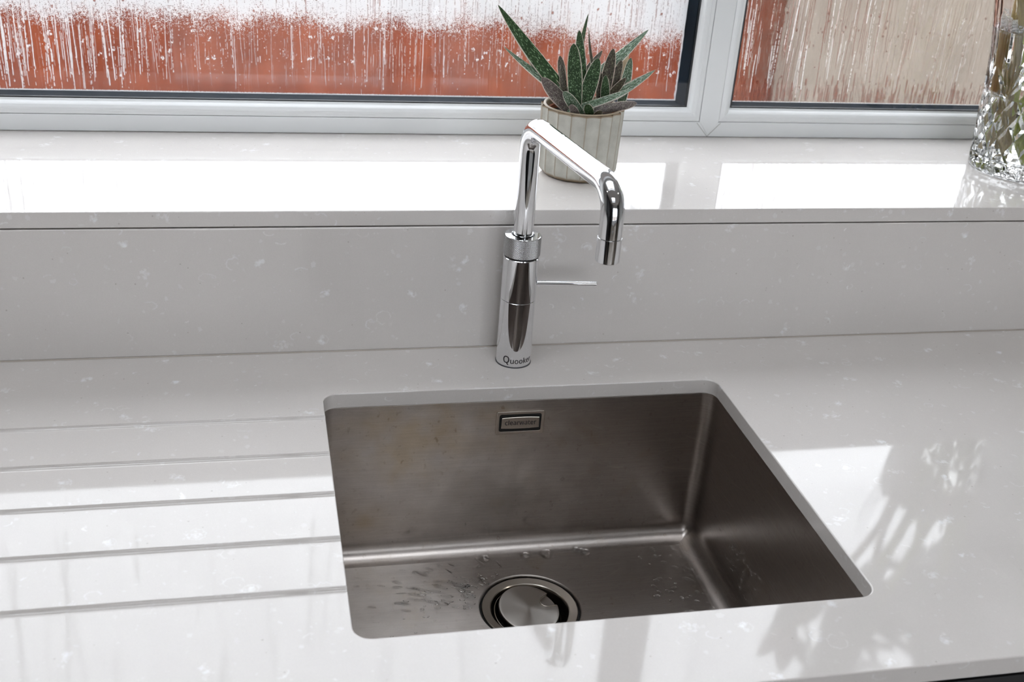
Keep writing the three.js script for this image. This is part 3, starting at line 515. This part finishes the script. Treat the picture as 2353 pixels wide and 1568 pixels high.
// ---------------------------------------------------------------- tap
{
  const tap = thing('kitchen_tap', 'polished chrome kitchen tap with angled square spout and knurled collar', 'tap', [0, 0, 0.0369]);
  const R = 0.0201;
  mesh('base_seal', bandLathe([[R + 0.0005, 0.0001], [R + 0.0006, 0.0012], [R - 0.0005, 0.0014]], 96), new THREE.MeshStandardMaterial({ color: 0x55565a, roughness: 0.4, metalness: 0.6 }), tap);
  const lower = mesh('lower_body', bandLathe([[R - 0.002, 0.0008], [R, 0.0010], [R, 0.0800], [R - 0.0004, 0.0804], [R - 0.0016, 0.0804]], 128), M.chrome, tap);
  mesh('upper_body', bandLathe([[R - 0.0016, 0.0808], [R - 0.0003, 0.0808], [R, 0.0811], [R, 0.1312], [R - 0.0006, 0.1318], [R - 0.004, 0.1318]], 128), M.chrome, tap);
  mesh('joint_ring', bandLathe([[R - 0.0010, 0.0798], [R - 0.0010, 0.0812]], 96), M.darkRing, tap);
  mesh('shadow_gap', bandLathe([[R - 0.0012, 0.1316], [R - 0.0012, 0.1342]], 96), M.darkRing, tap);
  // knurled collar
  const K0 = 0.1340, K1 = 0.1572, RK = 0.0207, nk = 78, nu = nk * 8, nv = 120, rise = 0.00042;
  const knurl = gridGeo(nu, nv, (i, j) => {
    const a = i / nu * 2 * Math.PI, y = K0 + 0.0006 + (K1 - K0 - 0.0016) * j / nv, p = a * nk / (2 * Math.PI), t = y / (2 * Math.PI * RK / nk * 1.0);
    const tri = (x) => Math.abs((x - Math.floor(x)) * 2 - 1), h = Math.min(tri(p + t * 0.62), tri(p - t * 0.62)) * 2, r = RK - rise + rise * Math.min(1, h * 1.15);
    return [Math.cos(a) * r, y, -Math.sin(a) * r];
  }, true);
  mesh('knurled_collar', knurl, new THREE.MeshPhysicalMaterial({ color: new THREE.Color(0.6, 0.6, 0.61), metalness: 1, roughness: 0.2 }), tap);
  mesh('collar_edge', mergeGeometries([bandLathe([[0.0115, K1 - 0.004], [0.0128, K1 - 0.004], [0.0128, K1 - 0.0003], [0.0131, K1], [RK - 0.0009, K1], [RK - 0.0004, K1 - 0.0004], [RK - 0.0004, K1 - 0.0012]], 96), bandLathe([[RK - 0.002, K0], [RK - 0.0004, K0 + 0.0003], [RK - 0.0004, K0 + 0.0008]], 96)]), M.chrome, tap);
  mesh('stem_seal', bandLathe([[0.0128, K1 - 0.0022], [0.0113, K1 - 0.0022]], 64), M.darkRing, tap);
  // spout: riser, bend, arm, bend, drop
  const r = 0.0112, H = 0.2817, E = V(0.0306, H, 0.2436 - 0.0369), B = 0.027, dir = V(E.x, 0, E.z).normalize();
  const pts = [V(0, K1 - 0.003, 0), V(0, 0.2, 0), V(0, 0.225, 0)];
  for (let i = 0; i <= 14; i++) { const a = i / 14 * Math.PI / 2; pts.push(V(0, H - B + B * Math.sin(a), 0).addScaledVector(dir, B * (1 - Math.cos(a)))); }
  for (let i = 1; i < 8; i++) pts.push(V(0, H, 0).addScaledVector(dir, B + (E.clone().setY(0).length() - 2 * B) * i / 8));
  for (let i = 0; i <= 14; i++) { const a = i / 14 * Math.PI / 2; pts.push(E.clone().addScaledVector(dir, -B + B * Math.sin(a)).add(V(0, -B + B * Math.cos(a), 0))); }
  pts.push(E.clone().setY(0.245), E.clone().setY(0.2352));
  mesh('spout', new THREE.TubeGeometry(new THREE.CatmullRomCurve3(pts, false, 'centripetal'), 260, r, 56), M.chrome, tap);
  const nz = bandLathe([[r - 0.001, 0.2354], [r + 0.0001, 0.2350], [r + 0.0003, 0.2346], [r + 0.0003, 0.2118], [r - 0.0002, 0.2113], [r - 0.0018, 0.2113], [r - 0.0022, 0.2135], [0.0001, 0.2135]], 72).translate(E.x, 0, E.z);
  const noz = mesh('nozzle', nz, M.chrome, tap);
  mesh('aerator', lathe([[0.0001, 0.2132], [r - 0.0026, 0.2132]], 48).translate(E.x, 0, E.z), M.darkRing, noz);
  // side lever
  const l0 = V(R - 0.001, 0.0978, -0.0005), l1 = V(0.0889, 0.0978, 0.0049), ld = l1.clone().sub(l0), lever = bandLathe([[0.0001, 0], [0.0029, 0], [0.0029, ld.length() - 0.0004], [0.0025, ld.length()], [0.0001, ld.length()]], 40);
  lever.applyQuaternion(new THREE.Quaternion().setFromUnitVectors(V(0, 1, 0), ld.clone().normalize())).translate(l0.x, l0.y, l0.z);
  mesh('lever', lever, M.chrome, tap);
  // lettering wrapped round the foot
  const font = await new FontLoader().loadAsync('fonts/droid/droid_sans_regular.typeface.json');
  const q = new TextGeometry('Q', { font, size: 0.0098, depth: 0.00004, curveSegments: 6, bevelEnabled: true, bevelThickness: 0.00001, bevelSize: 0.00016, bevelSegments: 1 }), u = new TextGeometry('uooker', { font, size: 0.0074, depth: 0.00004, curveSegments: 6, bevelEnabled: true, bevelThickness: 0.00001, bevelSize: 0.00014, bevelSegments: 1 });
  const fix = (g) => { const n = g.index ? g.toNonIndexed() : g; return n; };
  q.computeBoundingBox(); u.translate(q.boundingBox.max.x + 0.0009, 0, 0);
  let tg = mergeGeometries([fix(q), fix(u)]); tg.computeBoundingBox();
  const w = tg.boundingBox.max.x - tg.boundingBox.min.x, S = 0.0365 / w, x0 = tg.boundingBox.min.x, p = tg.attributes.position, A0 = -0.24 - 0.60;
  for (let i = 0; i < p.count; i++) { const a = A0 + (p.getX(i) - x0) * S / R, rad = R + 0.00003 + p.getZ(i); p.setXYZ(i, Math.sin(a) * rad, 0.0058 + p.getY(i) * S, Math.cos(a) * rad); }
  tg.computeVertexNormals();
  mesh('lettering', tg, M.print, lower);
}

// ---------------------------------------------------------------- potted succulent on the sill
function leafTexture(base, dot, edge, dense) {
  const W = 256, H = 768, [c, g] = canvas(W, H, base);
  const im = g.getImageData(0, 0, W, H), d = im.data;
  for (let y = 0; y < H; y++) for (let x = 0; x < W; x++) { const v = fbm(x / 60, y / 90, 3, 3) * 34 + (rnd() - 0.5) * 8, k = (y * W + x) * 4; d[k] += v * 0.7; d[k + 1] += v; d[k + 2] += v * 0.6; }
  g.putImageData(im, 0, 0);
  for (let i = 0; i < 420 * dense; i++) { const band = 0, x = rnd() * W, y = rnd() * H, r = rr(3.2, 6.4); g.fillStyle = `rgba(${dot},${rr(0.35, 0.9).toFixed(2)})`; g.beginPath(); g.ellipse(x + band, y, r * rr(0.7, 1.4), r * rr(0.8, 1.7), rr(-0.6, 0.6), 0, 6.3); g.fill(); }
  g.fillStyle = edge; g.fillRect(0, 0, 13, H); g.fillRect(W - 13, 0, 13, H); g.fillRect(0, 0, W, 6);
  const t = texture(c, true); return new THREE.MeshPhysicalMaterial({ map: t, roughness: 0.42, ior: 1.45 });
}
const LEAF = [leafTexture('rgb(40,62,34)', '158,188,146', 'rgb(214,204,190)', 0.9), leafTexture('rgb(70,90,68)', '190,206,188', 'rgb(222,216,204)', 1.7), leafTexture('rgb(58,50,40)', '146,146,118', 'rgb(222,206,190)', 1.1), leafTexture('rgb(92,82,78)', '166,158,150', 'rgb(206,190,180)', 1.8)];
// a thick tongue-shaped leaf from base to tip; width across, gentle curve (bow), faces towards f
function leafGeo(b, t, w, bow, f, point = 0.5) {
  const B = V(...b), E = V(...t), ax = E.clone().sub(B), L = ax.length(), dir = ax.clone().normalize(), face = V(...f).addScaledVector(dir, -V(...f).dot(dir)).normalize(), side = dir.clone().cross(face).normalize();
  const nu = 20, nv = 26;
  return gridGeo(nu, nv, (i, j) => {
    const s = j / nv, a = i / nu * 2 * Math.PI;
    let p = B.clone().addScaledVector(dir, L * s).addScaledVector(face, -bow * L * (s - s * s) * 4 * 0.25 + bow * L * 0.5 * s * s * 0.4);
    const shape = (0.72 + 0.28 * Math.sin(Math.min(1, s * 1.7) * Math.PI * 0.5)) * Math.pow(Math.max(0, 1 - Math.pow(s, 5.2 - 3.7 * point)), 0.5 + 0.35 * point);
    const hw = w * 0.5 * Math.max(shape, 0.001), th = Math.min(hw * 0.42, 0.0032) * (0.35 + 0.65 * (1 - s));
    const x = Math.cos(a), y = Math.sin(a), edge = Math.pow(Math.abs(x), 0.85) * Math.sign(x);
    p.addScaledVector(side, edge * hw).addScaledVector(face, (y > 0 ? y * th * 0.55 + (x * x) * th * 0.5 : y * th * 1.2));
    return [p.x, p.y, p.z, 0.5 + edge * 0.5, s];
  }, true);
}
{
  const PX = 0.104, PZ = -0.133, P = thing('potted_succulent', 'small speckled green succulent in a fluted cream stoneware pot', 'potted plant', [PX, SILL, PZ]);
  // fluted pot: facets with rounded ridges
  const glaze = (() => {
    const W = 1024, H = 256, [c, g] = canvas(W, H, 'rgb(186,184,174)'), im = g.getImageData(0, 0, W, H), d = im.data;
    for (let y = 0; y < H; y++) for (let x = 0; x < W; x++) {
      const u = x / W * 18, e = Math.abs(u - Math.round(u)), k = (y * W + x) * 4, n = fbm(x / 40, y / 40, 2, 4) * 22 + (rnd() - 0.5) * 9, wob = 0.02 * fbm(y / 30, Math.round(u) * 3.1, 5, 2);
      const rid = sstep(0.075, 0.0, Math.abs(e + wob)) * 0.75, foot = sstep(20, 8, H - y), lip = sstep(9, 3, y);
      const mix = (a, b, t) => a + (b - a) * t, tn = Math.max(rid * 0.75, lip, foot);
      d[k] = mix(186 + n, 142, tn); d[k + 1] = mix(184 + n, 122, tn); d[k + 2] = mix(174 + n, 98, tn);
    }
    g.putImageData(im, 0, 0);
    const t = texture(c, true); return new THREE.MeshPhysicalMaterial({ name: 'cream glaze', map: t, roughness: 0.38, ior: 1.5 });
  })();
  const NF = 18, H = 0.085, prof = (t) => t < 0.1 ? 0.0405 + 0.0052 * Math.sqrt(Math.max(0, 1 - (1 - t / 0.1) ** 2)) : 0.0457 + 0.0026 * (t - 0.1);
  const flute = (a, amp) => { const u = a / (2 * Math.PI) * NF, e = Math.abs(u - Math.round(u)); return amp * Math.pow(1 - e * 2, 2.2); };
  mesh('pot', gridGeo(360, 40, (i, j) => { const a = i / 360 * 2 * Math.PI, t = j / 40, r = prof(t) - 0.0012 + flute(a, 0.0040) * sstep(0, 0.12, t) + 0.0003 * fbm(a * 3, t * 3, 2, 2); return [Math.cos(a) * r, t * H, -Math.sin(a) * r, i / 360, 1 - (1 - t)]; }, true), glaze, P);
  const wallIn = [[0.0478, H], [0.0474, H + 0.0012], [0.0462, H + 0.0016], [0.0448, H + 0.0008], [0.0442, H - 0.002], [0.0436, H - 0.03]];
  mesh('rim', lathe(wallIn, 90), new THREE.MeshPhysicalMaterial({ color: new THREE.Color(0.32, 0.25, 0.17), roughness: 0.4 }), P);
  mesh('foot', lathe([[0.0001, 0.0001], [0.0402, 0.0001], [0.0408, 0.0012], [0.0404, 0.003]], 90), new THREE.MeshStandardMaterial({ color: new THREE.Color(0.2, 0.17, 0.13), roughness: 0.6 }), P);
  mesh('inner_pot', lathe([[0.0418, H - 0.03], [0.0426, H - 0.0065], [0.0421, H - 0.006], [0.0414, H - 0.0075]], 60), new THREE.MeshStandardMaterial({ color: new THREE.Color(0.36, 0.12, 0.055), roughness: 0.7 }), P).userData.label = 'terracotta rim of the nursery pot';
  const soil = gridGeo(48, 12, (i, j) => { const a = i / 48 * 2 * Math.PI, r = 0.0422 * j / 12; return [Math.cos(a) * r, H - 0.0125 + 0.003 * fbm(Math.cos(a) * r * 160, Math.sin(a) * r * 160, 4, 3), -Math.sin(a) * r]; }, true);
  mesh('soil', soil, new THREE.MeshStandardMaterial({ color: new THREE.Color(0.02, 0.015, 0.012), roughness: 1 }), P);
  // base, tip, width, bow, facing, material, pointedness (world coordinates)
  const F = [-0.3, 0.35, 1];
  const leaves = [
    [[0.0784, 0.272, -0.133], [-0.0087, 0.3698, -0.143], 0.0235, 0.10, [0.2, 0.55, 0.9], 0, 0.75],
    [[0.0882, 0.266, -0.129], [-0.001, 0.3235, -0.133], 0.0155, 0.12, [0.1, 0.8, 0.7], 1, 0.8],
    [[0.0669, 0.2783, -0.135], [0.0328, 0.3133, -0.143], 0.0165, 0.1, [-0.1, 0.5, 1], 2, 0.35],
    [[0.0774, 0.290, -0.141], [0.0752, 0.3113, -0.153], 0.0105, 0.05, F, 2, 0.4],
    [[0.0924, 0.2531, -0.121], [0.0794, 0.3358, -0.113], 0.0188, 0.14, F, 0, 0.2],
    [[0.1012, 0.2709, -0.133], [0.0904, 0.347, -0.133], 0.0148, 0.1, F, 0, 0.35],
    [[0.0969, 0.3008, -0.145], [0.1072, 0.3603, -0.163], 0.0115, 0.1, [0.7, 0.2, 1], 0, 0.7],
    [[0.1221, 0.2874, -0.145], [0.1053, 0.3447, -0.153], 0.0068, 0.2, [0.6, 0.2, 1], 2, 0.8],
    [[0.1080, 0.2806, -0.138], [0.182, 0.3453, -0.148], 0.0193, 0.1, [-0.55, 0.6, 0.75], 1, 0.7],
    [[0.1078, 0.2878, -0.153], [0.1338, 0.3142, -0.173], 0.0102, 0.05, F, 2, 0.5],
    [[0.1286, 0.270, -0.133], [0.135, 0.3262, -0.133], 0.0162, 0.08, F, 2, 0.3],
    [[0.1009, 0.2583, -0.121], [0.1115, 0.3192, -0.113], 0.0195, 0.12, F, 0, 0.3],
    [[0.1362, 0.2686, -0.133], [0.1467, 0.3124, -0.133], 0.0138, 0.08, F, 2, 0.3],
    [[0.1565, 0.2705, -0.141], [0.1632, 0.3123, -0.148], 0.0132, 0.06, [-0.5, 0.3, 1], 1, 0.35],
    [[0.1225, 0.2611, -0.129], [0.1881, 0.3022, -0.123], 0.0138, 0.16, [-0.35, 0.85, 0.6], 1, 0.6],
    [[0.0978, 0.2601, -0.115], [0.1538, 0.2874, -0.093], 0.0122, 0.14, [-0.3, 0.9, 0.6], 1, 0.6],
    [[0.1529, 0.2759, -0.137], [0.1832, 0.2927, -0.143], 0.0078, 0.06, F, 2, 0.4],
    [[0.1303, 0.2575, -0.118], [0.1625, 0.2676, -0.103], 0.0132, 0.1, [-0.2, 0.7, 0.8], 3, 0.25],
    [[0.0968, 0.2509, -0.111], [0.0679, 0.2824, -0.098], 0.0142, 0.1, F, 1, 0.35],
    [[0.0832, 0.2554, -0.123], [0.0438, 0.294, -0.113], 0.0188, 0.1, [-0.2, 0.6, 0.9], 3, 0.35],
    [[0.1366, 0.2705, -0.129], [0.1507, 0.2941, -0.121], 0.0104, 0.06, F, 2, 0.4],
    [[0.1298, 0.2608, -0.127], [0.1247, 0.2969, -0.121], 0.0123, 0.05, F, 0, 0.35],
    [[0.1236, 0.2688, -0.133], [0.1217, 0.2984, -0.133], 0.0093, 0.05, F, 2, 0.35],
    [[0.1066, 0.2515, -0.103], [0.0966, 0.268, -0.095], 0.0122, 0.05, F, 0, 0.15],
    [[0.0753, 0.2705, -0.139], [0.0588, 0.2959, -0.153], 0.0145, 0.05, F, 3, 0.3],
    [[0.0782, 0.2755, -0.133], [0.0743, 0.3058, -0.138], 0.0092, 0.05, F, 2, 0.4],
    [[0.0907, 0.2507, -0.103], [0.0775, 0.2665, -0.097], 0.0099, 0.05, F, 3, 0.3],
    [[0.1106, 0.2525, -0.100], [0.1166, 0.2605, -0.093], 0.0080, 0.05, F, 2, 0.2],
  ];
  const off = V(PX, SILL, PZ);
  for (const [b0, t, w, bow, f, m, pt] of leaves) {
    const k = Math.min(0.4, Math.max(0, (b0[1] - 0.252) / Math.max(0.004, t[1] - b0[1]))), b = b0.map((x, i) => x + (x - t[i]) * k);   // rooted in the soil
    const g = leafGeo(b, t, w, bow, f, pt); g.translate(-off.x, -off.y, -off.z); mesh('leaf', g, LEAF[m], P); }
  const tag = rbox(-0.0042, 0.0042, 0, 0.05, -0.0006, 0.0006, 0.0005); tag.rotateZ(-0.12).rotateX(-0.15).translate(0.0525, 0.0915, -0.026);
  mesh('plant_tag', tag, new THREE.MeshStandardMaterial({ color: new THREE.Color(0.55, 0.42, 0.28), roughness: 0.7 }), P).userData.label = 'beige wooden plant label';
}

// ---------------------------------------------------------------- crystal vase with flower stems
{
  const CX = 0.74, CZ = -0.15, vase = thing('cut_glass_vase', 'heavy cut crystal vase with diamond pattern, half filled with water', 'vase', [CX, SILL, CZ]);
  const rOut = (y) => y < 0.006 ? 0.0625 + 0.0045 * Math.sqrt(1 - (1 - y / 0.006) ** 2) : y < 0.1 ? 0.067 + 0.0035 * sstep(0.006, 0.1, y) : 0.0705 + 0.0135 * Math.pow((y - 0.1) / 0.115, 1.7);
  const TOP = 0.262, NU = 720, NV = 400, K = 18;
  const cutDepth = (a, y) => {
    let d = 0;
    const wdt = 0.0052, arc = 0.0685;
    const vee = (x, w, dep) => Math.max(0, 1 - Math.abs(x) / w) * dep;
    if (y > 0.011 && y < 0.103) {
      const pitch = 2 * Math.PI / K, fam = (q) => (q - Math.round(q)) * pitch * arc * 0.87;
      const h = (y - 0.012) / 0.0385;
      d = Math.max(d, vee(fam(a / pitch + h), wdt, 0.0026), vee(fam(a / pitch - h), wdt, 0.0026));
    }
    d = Math.max(d, vee(y - 0.1035, 0.003, 0.0018));
    if (y > 0.104 && y < 0.172) {                                     // fans of pointed leaf cuts
      const sec = 2 * Math.PI / 9, q = a / sec, f = (q - Math.round(q)) * sec * arc, h = y - 0.105;
      for (const [sl, len] of [[0, 0.066], [0.3, 0.058], [-0.3, 0.058], [0.62, 0.042], [-0.62, 0.042]]) { const t = h / len; if (t > 0 && t < 1) { const w = 0.0052 * Math.sin(Math.PI * Math.pow(t, 0.7)) + 0.0004; d = Math.max(d, vee(f - sl * h, w, 0.0022 * Math.sin(Math.PI * Math.pow(t, 0.7)))); } }
    }
    return d;
  };
  const outer = gridGeo(NU, NV, (i, j) => { const a = i / NU * 2 * Math.PI, y = 0.0002 + (TOP - 0.0002) * j / NV, r = rOut(y) - cutDepth(a, y); return [Math.cos(a) * r, y, -Math.sin(a) * r]; }, true);
  const rIn = (y) => rOut(Math.max(y, 0.02)) - 0.0058;
  const inPts = [[rOut(TOP), TOP], [rOut(TOP) - 0.001, TOP + 0.0014], [rIn(TOP) + 0.001, TOP + 0.0014], [rIn(TOP), TOP]];
  for (let i = 1; i <= 40; i++) { const y = TOP - (TOP - 0.022) * i / 40; inPts.push([rIn(y), y]); }
  inPts.push([rIn(0.02) - 0.003, 0.0175], [0.04, 0.0162], [0, 0.016]);
  const inner = lathe(inPts, 144);
  const star = gridGeo(192, 12, (i, j) => { const a = i / 192 * 2 * Math.PI, r = 0.0625 * (1 - j / 12), s = Math.abs(((a / (2 * Math.PI) * 16) % 1) * 2 - 1); return [Math.cos(a) * r, 0.0002 + 0.0032 * s * Math.sin(Math.PI * Math.min(1, r / 0.058)), -Math.sin(a) * r]; }, true);
  const flip = (g) => { const k = g.index.array; for (let i = 0; i < k.length; i += 3) { const t = k[i + 1]; k[i + 1] = k[i + 2]; k[i + 2] = t; } return g; };
  flip(star); star.computeVertexNormals();
  const crystal = new THREE.MeshPhysicalMaterial({ name: 'lead crystal', color: 0xffffff, transmission: 1, thickness: 0.006, roughness: 0, ior: 1.54 });
  for (const g of [outer, inner, star]) { g.deleteAttribute('uv'); g.deleteAttribute('normal'); }
  let body = mergeVertices(mergeGeometries([outer, inner, star]), 1e-5); body = toCreasedNormals(body, 0.35);
  mesh('vase_body', body, crystal, vase);
  const WL = 0.187, wp = [[0, 0.0158], [0.04, 0.016], [rIn(0.02) - 0.0028, 0.0173]];
  for (let i = 0; i <= 30; i++) { const y = 0.022 + (WL - 0.022) * i / 30; wp.push([rIn(y) + 0.0002, y]); }
  wp.push([rIn(WL) - 0.002, WL - 0.0005], [0, WL - 0.0005]);
  mesh('water', lathe(wp, 120), new THREE.MeshPhysicalMaterial({ name: 'vase water', color: 0xffffff, transmission: 1, thickness: 0.1, roughness: 0, ior: 1.33, attenuationColor: new THREE.Color(0.9, 0.93, 0.84), attenuationDistance: 0.4 }), vase);
  // froth of bubbles floating on the water
  const bub = [];
  for (let i = 0; i < 2800; i++) { const a = rnd() * 6.283, r = (rIn(WL) - 0.003) * Math.pow(rnd(), 0.32), lift = 0.022 * sstep(0.03, 0.068, r) * (0.6 + 0.8 * fbm(Math.cos(a) * 2, Math.sin(a) * 2, 3, 2)); bub.push([Math.cos(a) * r, WL + 0.0005 + rnd() * lift, -Math.sin(a) * r, rr(0.0006, 0.0019)]); }
  const fo = new THREE.InstancedMesh(new THREE.SphereGeometry(1, 9, 6), new THREE.MeshPhysicalMaterial({ name: 'froth', color: new THREE.Color(0.95, 0.95, 0.95), transmission: 0.3, thickness: 0, roughness: 1 }), bub.length), m4 = new THREE.Matrix4();
  bub.forEach(([x, y, z, r], i) => fo.setMatrixAt(i, m4.makeScale(r, r, r).setPosition(x, y, z)));
  fo.name = 'froth'; fo.userData = { kind: 'stuff', label: 'white froth of bubbles on the vase water' }; fo.castShadow = true; vase.add(fo);
  // stems
  const [sc, sg] = canvas(64, 512, 'rgb(172,182,62)');
  for (let i = 0; i < 90; i++) { sg.fillStyle = `rgba(${rnd() < 0.5 ? '204,212,104' : '126,134,38'},0.35)`; sg.fillRect(rnd() * 64, rnd() * 512, rr(1, 4), rr(60, 300)); }
  const green = new THREE.MeshStandardMaterial({ map: texture(sc, true), roughness: 0.5 });
  const [bc, bg] = canvas(64, 512, 'rgb(168,146,88)');
  for (let i = 0; i < 2600; i++) { bg.fillStyle = `rgba(${rnd() < 0.55 ? '92,62,34' : '204,196,124'},0.6)`; bg.fillRect(rnd() * 64, rnd() * 512, rr(1, 3), rr(1, 4)); }
  const brown = new THREE.MeshStandardMaterial({ map: texture(bc, true), roughness: 0.6 });
  const leafM = new THREE.MeshPhysicalMaterial({ color: new THREE.Color(0.05, 0.10, 0.03), roughness: 0.4 }), petM = new THREE.MeshPhysicalMaterial({ color: new THREE.Color(0.7, 0.62, 0.6), roughness: 0.5 });
  const looks = ['thick smooth green flower stem at the vase centre', 'brown speckled flower stem nearest the vase left wall', 'dark speckled flower stem leaning left behind the green one', 'green flower stem leaning right across the vase', 'green flower stem at the back of the vase', 'brown speckled flower stem leaning right in the vase', 'green flower stem at the front of the vase', 'slender green flower stem leaning left out of the vase'];
  const S = [[-0.012, 0.02, -0.030, 0.018, 0.0078, green, [-0.10, 0.40, 0.02]], [-0.040, 0.018, -0.058, 0.008, 0.0056, brown, [-0.19, 0.46, 0.0]], [-0.030, -0.022, -0.046, -0.022, 0.0066, brown, [-0.05, 0.48, -0.02]], [-0.004, 0.0, 0.046, 0.022, 0.0075, green, [0.09, 0.34, 0.03]], [0.016, -0.034, 0.018, -0.045, 0.0075, green, [0.06, 0.46, -0.02]], [0.026, 0.014, 0.056, 0.0, 0.0065, brown, [0.12, 0.30, 0.0]], [0.012, 0.044, 0.012, 0.052, 0.0078, green, [0.03, 0.36, 0.06]], [-0.022, 0.042, -0.020, 0.048, 0.0068, green, [-0.13, 0.53, 0.05]]];
  S.forEach(([bx, bz, tx, tz, r, mat, tip], i) => {
    const t = thing('flower_stem', looks[i], 'flower', [CX, SILL, CZ], 'cut flowers in the crystal vase');
    const end = V(...tip);
    const c = new THREE.CatmullRomCurve3([V(bx, 0.024, bz), V((bx + tx) / 2, 0.11, (bz + tz) / 2), V(tx, 0.2, tz), V((tx + end.x) / 2, (0.2 + end.y) / 2 + 0.01, (tz + end.z) / 2), end]);
    mesh('stalk', new THREE.TubeGeometry(c, 60, r, 14), mat, t);
    for (let q = 0; q < 8; q++) {
      const u = 0.74 + 0.25 * q / 8, p = c.getPoint(u), a = i * 1.3 + q * 2.2, o = V(Math.cos(a) * 0.12 + 0.05, rr(0.03, 0.11), Math.sin(a) * 0.07);
      if (p.z + o.z < -0.085) o.z = -0.085 - p.z;
      if (CZ + p.z + o.z > -0.06) o.z = -0.06 - CZ - p.z;
      mesh('leaf', leafGeo(p.toArray(), p.clone().add(o).toArray(), 0.056, 0.2, [Math.cos(a + 1), 1.2, Math.sin(a + 1)], 0.7), leafM, t);
    }
    const head = c.getPoint(1);
    for (let q = 0; q < 6; q++) { const a = q / 6 * 6.283, o = V(Math.cos(a) * 0.05, 0.035, Math.sin(a) * 0.05); mesh('petal', leafGeo(head.toArray(), head.clone().add(o).toArray(), 0.034, 0.3, [-Math.cos(a), 1, -Math.sin(a)], 0.6), petM, t); }
  });
}
renderer.render(scene, camera);
